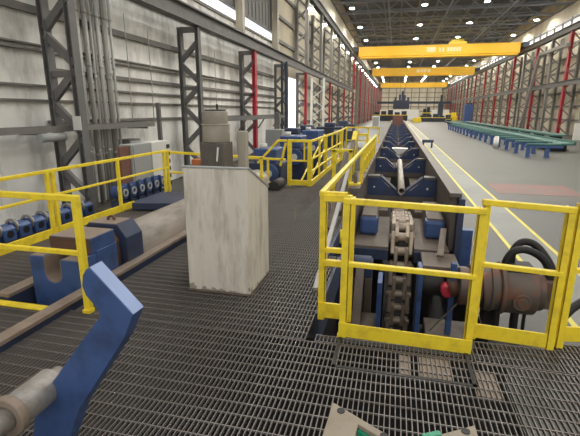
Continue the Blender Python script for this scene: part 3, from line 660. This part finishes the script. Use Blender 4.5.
# blue machines beyond the far railing
for i, (x0, x1, y0, y1, z1, lb) in enumerate(((-3.6, -2.75, 10.3, 11.3, .75, 'blue machine with white caps behind the low yellow railing'), (-3.5, -2.6, 12.5, 13.6, .95, 'blue machine behind the yellow railing panel with two posts'), (-3.4, -2.55, 15.2, 16.6, 1.0, 'farthest of the three blue machines beyond the walkway railing'))):
    t = thing('pipe_machine', lb, 'machine', ((x0+x1)/2, (y0+y1)/2, FZ))
    build('frame', MB().box((x0, y0, FZ), (x1, y1, z1-.35)), M_['blue_dark'], t, bev=.03)
    build('head', MB().box((x0+.1, y0+.1, z1-.35), (x1-.15, y1-.1, z1)), M_['blue'], t, bev=.03)
    fw = build('flywheel', MB().cyl((x1-.3, y0-.12, z1-.6), (x1-.3, y0, z1-.6), .24, seg=24), M_['blue'], t)
    build('hub', MB().cyl((x1-.3, y0-.16, z1-.6), (x1-.3, y0-.12, z1-.6), .1), M_['white'], fw)
    build('cap', MB().cyl((x0+.3, y0+.3, z1), (x0+.3, y0+.3, z1+.12), .1), M_['white'], t)
    build('cap', MB().box((x0+.05, y0-.03, .1), (x0+.2, y0, .22)), M_['white'], t)
tag(build('roller_end', MB().cyl((-2.52, 8.8, .07), (-2.52, 9.4, .07), .13, seg=24), M_['dark_steel'], None, (-2.52, 9.1, .05)), 'dark round roller end lying right of the console top', 'roller')

# ------------------------------------------------------------------ foreground lever arm on its shaft
AY = 1.5
t = thing('lever_arm', 'big blue bent lever arm on a grey shaft in the lower left foreground', 'lever', (-1.55, AY, .01))
prof = [(-1.278, 1.016), (-1.08, .812), (-1.092, .785), (-1.139, .685), (-1.436, .254), (-1.513, .085), (-1.55, .012), (-1.76, .012), (-1.741, .06), (-1.70, .225), (-1.64, .302), (-1.411, .589), (-1.25, .785), (-1.258, .815), (-1.315, .88), (-1.328, .925), (-1.318, .975), (-1.298, 1.005)]
arm = build('arm', MB().prism(prof, 'y', AY, AY+.085), M_['blue'], t, bev=.004)
build('pale_edge', MB().prism([(-1.278, 1.016), (-1.08, .812), (-1.078, .815), (-1.276, 1.019)], 'y', AY+.003, AY+.082), M_['blue_light'], arm)['label'] = 'pale upper edge'  # thin paler blue skin along the arm's upper edge
SX, SZ_ = -1.635, .335
sh = build('shaft', MB().cyl((SX, .3, SZ_), (SX, 1.62, SZ_), .055, seg=28), M_['machined'], t)
build('collar', MB().cyl((SX, 1.33, SZ_), (SX, 1.56, SZ_), .082, seg=32), M_['machined'], sh, bev=.008)
build('hub_ring', MB().ring((SX, 1.285, SZ_), (0, 1, 0), .095, .055, .045, 32), M_['beam'], sh, bev=.006)
build('shaft_bearing', MB().box((SX-.12, .4, .0), (SX+.12, .55, SZ_)), M_['blue_dark'], t)

# ------------------------------------------------------------------ green machine foot with its flange plate at the bottom edge
t = thing('machine_stand', 'green machine stand with a tan bolted flange at the bottom edge of the picture', 'stand', (.1, 1.25, 0))
ZP = .48
left = [(-.187, 1.543), (.16, 1.337), (.14, 1.313), (-.074, 1.438), (-.10, 1.12), (-.215, 1.12)]
build('left_flange', MB().prism(left, 'z', ZP, ZP+.02), M_['plate'], t, bev=.003)
build('right_flange', MB().prism([(.371, 1.543), (.39, 1.12), (.29, 1.12), (.27, 1.43), (.16, 1.37), (.14, 1.40)], 'z', ZP, ZP+.02), M_['plate'], t, bev=.003)
build('green_edge', MB().bar((-.072, 1.43, ZP-.045), (.14, 1.306, ZP-.045), .012, .09), M_['green'], t)
build('green_edge', MB().bar((.17, 1.428, ZP+.021), (.235, 1.463, ZP+.021), .022, .008), M_['green'], t)
build('body', MB().prism([(-.09, 1.40), (.12, 1.27), (.26, 1.38), (.28, 1.0), (-.09, 1.0)], 'z', .1, ZP-.1), M_['dark_steel'], t)
build('post', MB().box((-.05, 1.0, 0), (.26, 1.25, .1)), M_['green'], t)
for x, y in ((-.148, 1.496), (.028, 1.397), (.331, 1.497)): build('bolt_hole', MB().cyl((x, y, ZP+.02), (x, y, ZP+.0235), .016, seg=16), M_['dark_steel'], t)
# scraps seen through the grating
for i, (x0, x1, y0, y1) in enumerate(((.12, .2, 2.6, 2.85), (.26, .46, 2.62, 2.9), (.60, .74, 2.5, 2.78))):
    tag(build('cardboard_scrap', MB().box((x0, y0, -.036), (x1, y1, -.024)), M_['card'], None, (x0, y0, -.045)), ['small pale scrap under the grating in front of the wide gate', 'larger pale scrap under the grating in front of the wide gate', 'small pale sheet under the grating in front of the narrower gate'][i], 'scrap')

# ------------------------------------------------------------------ right side of the hall
XC = 18.7
for i, k in enumerate(range(4, 28)):
    y = 20.6+k*6.15; red = k % 2 == 0
    t = thing('crane_column', '%s laced column of the crane runway on the right side%s' % (ORD[i], ', painted red in front' if red else ''), 'column', (XC+.5, y, FZ), 'runway columns on the right')
    lattice(t, XC, XC+1.0, y, FZ, 10.5, 11, M_['column_far'], M_['red'] if red else M_['column_far'], .46, single=True)
b = MB().box((XC-.08, 20, 10.5), (XC+.08, YEND, 11.2)).box((XC-.3, 20, 10.5), (XC+.3, YEND, 10.56)).box((XC-.3, 20, 11.14), (XC+.3, YEND, 11.2))
tag(build('crane_runway_beam', b, M_['column'], None, (XC, 110, 10.5)), 'high crane runway beam along the right side of the hall', 'beam')
b = MB().box((XC-.26, 30, 4.6), (XC-.2, YEND, 5.1)).box((XC-.4, 30, 4.56), (XC-.15, YEND, 4.62)).box((XC-.4, 30, 5.08), (XC-.15, YEND, 5.14))
tag(build('wall_beam', b, M_['column'], None, (XC-.3, 110, 4.6)), 'low grey beam across the right hall columns', 'beam')
tag(build('display_board', MB().box((16.9, 47.5, FZ), (18.2, 47.7, .6)), M_['white'], None, (17.5, 47.6, FZ)), 'white board standing by the right wall past the roller tables', 'board')
t = thing('leaning_frame', 'pale grey sloping duct frame between the right hall columns', 'frame', (XC-.8, 68, FZ))
build('frame', MB().bar((XC-.9, 70.5, FZ), (XC-.7, 66.0, 9.2), .35, .35), M_['column_far'], t); build('head', MB().bar((XC-.7, 66.1, 9.0), (XC-.7, 56, 8.9), .35, .35), M_['column_far'], t)

# blue roller tables
def rtable(y, label):
    t = thing('roller_table', label, 'roller table', (8.7, y, FZ), 'blue roller tables on the right floor')
    for x in (7.85, 8.9):
        lg = build('leg', MB().box((x-.1, y-.1, FZ), (x+.1, y+.1, -.42)), M_['blue'], t)
        build('foot', MB().box((x-.16, y-.16, FZ), (x+.16, y+.16, FZ+.03)), M_['blue'], lg)
    build('cross_beam', MB().box((7.65, y-.12, -.42), (9.7, y+.12, -.30)), M_['blue'], t)
    build('roller', MB().cyl((7.75, y, -.23), (9.6, y, -.23), .07), M_['roller_green'], t)
    return t
r0 = None
for i in range(17):
    y = 28.6+i*2.6; lb = '%s blue roller table from the near end of the row on the right floor' % ORD[i]
    if not r0: r0 = rtable(y, lb)
    else: dup(r0, (8.7, y, FZ), lb)
t = thing('roller_bed', 'long green-topped roller bed behind the blue roller tables', 'roller bed', (11.2, 50, FZ))
build('bed', MB().box((10.5, 33, -.55), (11.9, 100, -.42)), M_['roller_green'], t)
build('guard', MB().box((10.4, 33, -.55), (10.55, 100, -.32)).box((11.85, 33, -.55), (12.0, 100, -.28)), M_['roller_green'], t)
for y in range(34, 100, 4): build('leg', MB().box((10.6, y, FZ), (11.8, y+.3, -.55)), M_['machinery'], t)
t = thing('roller_bed', 'shorter green roller bed nearer the right wall', 'roller bed', (14.6, 60, FZ))
build('bed', MB().box((14.0, 44, -.5), (15.2, 100, -.35)), M_['roller_green'], t)
for y in range(45, 100, 5): build('leg', MB().box((14.1, y, FZ), (15.1, y+.3, -.5)), M_['machinery'], t)
t = thing('white_drum', 'white drum standing beside the blue roller tables', 'drum', (7.42, 35.2, FZ))
build('body', MB().cyl((7.42, 35.2, FZ), (7.42, 35.2, -.2), .17, seg=24), M_['white'], t); build('lid', MB().cyl((7.42, 35.2, -.2), (7.42, 35.2, -.12), .14, seg=24), M_['white'], t)
t = thing('machine_tower', 'tall blue machine tower at the far end of the roller tables', 'machine', (17, 115, FZ))
build('tower', MB().box((16.1, 114, FZ), (18.0, 116, 3.3)), M_['blue'], t, bev=.1); build('cap', MB().box((16.4, 114.2, 3.3), (17.7, 115.8, 3.65)), M_['blue_dark'], t)
# trestle beside conveyor on the right
t = thing('side_trestle', 'small dark blue trestle on the walkway beside the right conveyor beam', 'trestle', (2.4, 34, FZ))
build('top', MB().box((2.0, 33.8, -.6), (2.8, 34.3, -.4)), M_['blue_dark'], t)
for x in (2.05, 2.65): build('leg', MB().box((x, 33.9, FZ), (x+.1, 34.2, -.6)), M_['blue_dark'], t)

# white lattice mast and blue shed items on the left far
t = thing('lattice_mast', 'white lattice steel mast standing near the bright doorway', 'mast', (-6.4, 36, FZ))
for x in (-6.95, -5.95): build('leg', MB().box((x-.08, 35.9, FZ), (x+.08, 36.1, 4.3)), M_['white'], t)
for i in range(7):
    z0 = FZ+i*.74; a, b2 = (-6.95, -5.95) if i % 2 else (-5.95, -6.95)
    build('lacing_bar', MB().bar((a, 36, z0), (b2, 36, z0+.74), .06), M_['white'], t)
t = thing('steel_tower', 'dark blue laced steel tower left of the bright doorway', 'tower', (-7.1, 27.5, FZ))
for x in (-7.25, -6.95): build('leg', MB().box((x-.07, 27.4, FZ), (x+.07, 27.6, 4.7)), M_['machinery'], t)
for i in range(8): build('lacing_bar', MB().bar((-7.25 if i % 2 else -6.95, 27.5, FZ+i*.7), (-6.95 if i % 2 else -7.25, 27.5, FZ+.7+i*.7), .06), M_['machinery'], t)

# ------------------------------------------------------------------ overhead cranes
def crane(y, z0, z1, label, trolley=None, marks=()):
    t = thing('overhead_crane', label, 'crane', (5.6, y, z0), None)
    build('girder', MB().box((-6.9, y-.4, z0+.3), (18.0, y+.4, z1)), M_['yellow_crane'], t, bev=.05)
    build('girder', MB().box((-6.9, y+3.2, z0+.3), (18.0, y+4., z1)), M_['yellow_crane'], t, bev=.05)
    build('lower_flange', MB().box((-6.6, y-.55, z0), (17.7, y+.55, z0+.22)), M_['yellow_crane'], t)
    for x in (-7.3, 18.5): build('end_truck', MB().box((x-.4, y-1.5, 11.22), (x+.45, y+5.5, 12.0)), M_['machinery'], t, bev=.05)
    if trolley is not None:
        tr = build('trolley', MB().box((trolley-1.3, y-.6, z1), (trolley+1.3, y+4.2, z1+.35)), M_['yellow'], t)
        build('hoist', MB().box((trolley-.9, y+.2, z1+.35), (trolley+.3, y+2.5, z1+.75)).cyl((trolley+.3, y+1, z1+.6), (trolley+1.0, y+1, z1+.6), .3), M_['yellow'], tr)
    h = z1-z0
    for (a, b2, hh) in marks:
        build('marking', MB().box((a, y-.42, z0+h*.42), (b2, y-.40, z0+h*.42+hh)), M_['marking'], t)
    return t
crane(77, 10.25, 12.1, 'nearest and largest yellow overhead crane across the hall, with a trolley on top', 8.8, ((4.1, 5.5, .72), (6.0, 6.3, .6), (6.5, 6.8, .6), (7.2, 7.6, .62), (7.7, 8.05, .62), (8.15, 8.5, .62), (8.6, 8.95, .62), (9.05, 9.35, .62)))
crane(118, 10.4, 12.4, 'second yellow overhead crane, below the nearest one in the picture', None, ((4.2, 5, .7), (5.2, 5.8, .7), (6.0, 6.6, .7), (6.9, 7.5, .7)))
crane(179, 10.6, 12.4, 'farthest yellow overhead crane in front of the end wall')
t = thing('lifting_beam', 'dark blue lifting machine hanging at the far end of the hall', 'lifting machine', (1, 130, 2.3))
build('body', MB().box((-1.2, 129, 2.3), (3.3, 131, 4.7)), M_['blue_dark'], t, bev=.1)
for x, h in ((-.6, .9), (.6, 1.6), (1.3, 2.5), (1.9, 1.4), (2.9, .8)): build('mast', MB().box((x-.3, 129.6, 4.7), (x+.3, 130.4, 4.7+h)), M_['blue_dark'], t)
for x in (.6, 1.9): build('rope', MB().box((x-.03, 129.97, 6), (x+.03, 130.03, 16.4)), M_['dark_steel'], t)

# machinery at the far end
far = [(-6.5, 3.0, 128, 3.0, 'machinery', 'long dark machine under the hanging lifting machine'),
       (6.0, 14.0, 120, 2.0, 'machinery', 'long dark machine right of the conveyor end'),
       (7.0, 9.0, 126, 4.2, 'machinery', 'upright dark machine head on the right far machine'),
       (4.0, 6.0, 112, 1.4, 'yellow', 'yellow machine guard at the far conveyor end'),
       (11.5, 12.6, 110, 1.6, 'machinery', 'dark cabinet beside the far machines'),
       (14.0, 17.0, 134, 2.6, 'yellow', 'yellow platform frame in front of the end wall on the right')]
for x0, x1, y, h, m, lb in far:
    t = thing('process_machine', lb, 'machine', ((x0+x1)/2, y, FZ))
    build('base', MB().box((x0, y, FZ), (x1, y+3, FZ+h*.5)), M_[m], t, bev=.08)
    n = max(2, int((x1-x0)/1.6))
    for i in range(n):
        xx = x0+(x1-x0)*(i+.1)/n
        build('housing', MB().box((xx, y+.4, FZ+h*.5), (xx+(x1-x0)/n*.75, y+2.4, FZ+h*(.8+.2*((i*7) % 3)/2))), M_[m], t, bev=.06)
    build('rail', MB().box((x0, y-.1, FZ+h*.5), (x1, y, FZ+h*.56)), M_['yellow'], t)
tag(build('far_partition', MB().box((-5.5, 150, FZ), (7, 150.3, 2.2)).box((11, 150, FZ), (16.5, 150.3, 2.2)), M_['white'], None, (0, 150, FZ)), 'white partition behind the far machines', 'partition')
tag(build('far_platform', MB().box((-7, 160, 4.2), (18, 161, 5.0)), M_['machinery'], None, (8, 160, 4.2)), 'dark walkway platform across the end wall', 'platform')
t = thing('process_machine', 'tall dark press column in front of the end wall', 'machine', (13, 138, FZ))
build('column', MB().box((12, 138, FZ), (13.4, 140, 4.4)), M_['machinery'], t); build('spindle', MB().box((12.4, 138.4, 4.4), (13, 139, 6.4)), M_['machinery'], t)
tag(build('end_stop', MB().box((-.5, 62, -.45), (.86, 64, 1.1)), M_['brown_red'], None, (.2, 63, -.45)), 'dark brown block closing the far end of the conveyor', 'block')
t = thing('process_machine', 'white machine cabinet left of the far conveyor end', 'machine', (-3.4, 75, FZ))
build('body', MB().box((-4.0, 75, FZ), (-2.8, 76.5, .9)), M_['white'], t, bev=.05); build('door', MB().box((-3.9, 74.95, FZ+.2), (-2.9, 75, .7)), M_['grey'], t)
for i, (x, y) in enumerate(((-5.4, 22), (-5.6, 27), (-5.0, 33), (-4.8, 40))):
    t = thing('workshop_machine', '%s dark workshop machine along the left aisle beyond the walkway' % ORD[i], 'machine', (x, y, FZ))
    build('body', MB().box((x-1, y, FZ), (x+1, y+1.5, .5)), M_['machinery'], t, bev=.05); build('head', MB().box((x-.4, y+.2, .5), (x+.4, y+1.0, .8)), M_['blue_dark'], t, bev=.05)
    build('panel', MB().box((x+.4, y-.05, -.1), (x+.9, y, .3)), M_['grey'], t)

# ------------------------------------------------------------------ roof steel and lamps
t0 = None
for i in range(30):
    y = 19.8+i*6.3; lb = '%s roof truss from the near end of the hall' % ORD[i]
    if t0: dup(t0, (5.9, y, 14.6), lb); continue
    t0 = thing('roof_truss', lb, 'roof truss', (5.9, y, 14.6), 'roof trusses across the hall')
    build('bottom_chord', MB().box((-8.5, y-.12, 14.6), (20.15, y+.12, 14.8)), M_['truss'], t0)
    build('top_chord', MB().box((-8.5, y-.12, 16.2), (20.15, y+.12, 16.4)), M_['truss'], t0)
    wb = MB(); n = 14
    for k in range(n):
        xa = -8.4+k*28.4/n; xb = xa+28.4/n
        wb.bar((xa, y, 14.7 if k % 2 else 16.3), (xb, y, 16.3 if k % 2 else 14.7), .13)
    build('web_bracing', wb, M_['truss'], t0)
for i in range(12):
    x = -7.6+i*2.45
    tag(build('roof_purlin', MB().box((x-.1, 18, 16.4), (x+.1, YEND, 16.6)), M_['truss'], None, (x, 110, 16.4)), '%s long roof purlin, counted from the left wall' % ('first' if i == 0 else ORD[i]), 'purlin', 'purlins under the roof deck')
for i in range(3):
    x = -1.8+i*7.5
    tag(build('roof_brace', MB().box((x-.1, 18, 14.4), (x+.1, YEND, 14.6)), M_['truss'], None, (x, 110, 14.4)), '%s long tie rail under the roof trusses' % ['left', 'middle', 'right'][i], 'rail')
l0 = None
for xi, (x, row) in enumerate(((-6.2, 'far left'), (2.47, 'left middle'), (9.4, 'right middle'), (18.1, 'far right'))):
    for k in range(-3, 12):
        y = 57.6+12.6*k
        lb = '%s ceiling lamp from the near end in the %s row' % (ORD[k+3], row)
        if l0: dup(l0, (x, y, 14), lb); continue
        l0 = thing('high_bay_lamp', lb, 'lamp', (x, y, 14), 'high bay ceiling lamps')
        build('shade', MB().cyl((x, y, 14.03), (x, y, 14.3), .36, .13, 20), M_['grey'], l0)
        build('lens', MB().cyl((x, y, 14.0), (x, y, 14.03), .28, seg=10), M_['fluor'], l0)
        build('stem', MB().cyl((x, y, 14.3), (x, y, 14.62), .04, seg=6), M_['truss'], l0)

# ------------------------------------------------------------------ world and camera
w = bpy.data.worlds.new('sky'); scene.world = w; w.use_nodes = True
bg = w.node_tree.nodes['Background']; bg.inputs[0].default_value = (1, .985, .96, 1); bg.inputs[1].default_value = .82
cam = bpy.data.cameras.new('camera'); co = bpy.data.objects.new('camera', cam); COL.objects.link(co)
R = Matrix(((.97134044, -.06098101, .22973693), (.23767496, .23742919, -.94188003), (.00289055, .96948888, .24511824)))
co.matrix_world = Matrix.Translation((0, 0, 1.69)) @ R.to_4x4()
cam.sensor_width = 36; cam.lens = 36*424/580; cam.clip_start = .05; cam.clip_end = 600
scene.camera = co
scene.view_settings.view_transform = 'Standard'; scene.view_settings.look = 'None'; scene.view_settings.gamma = 1
scene.view_settings.exposure = 0.5
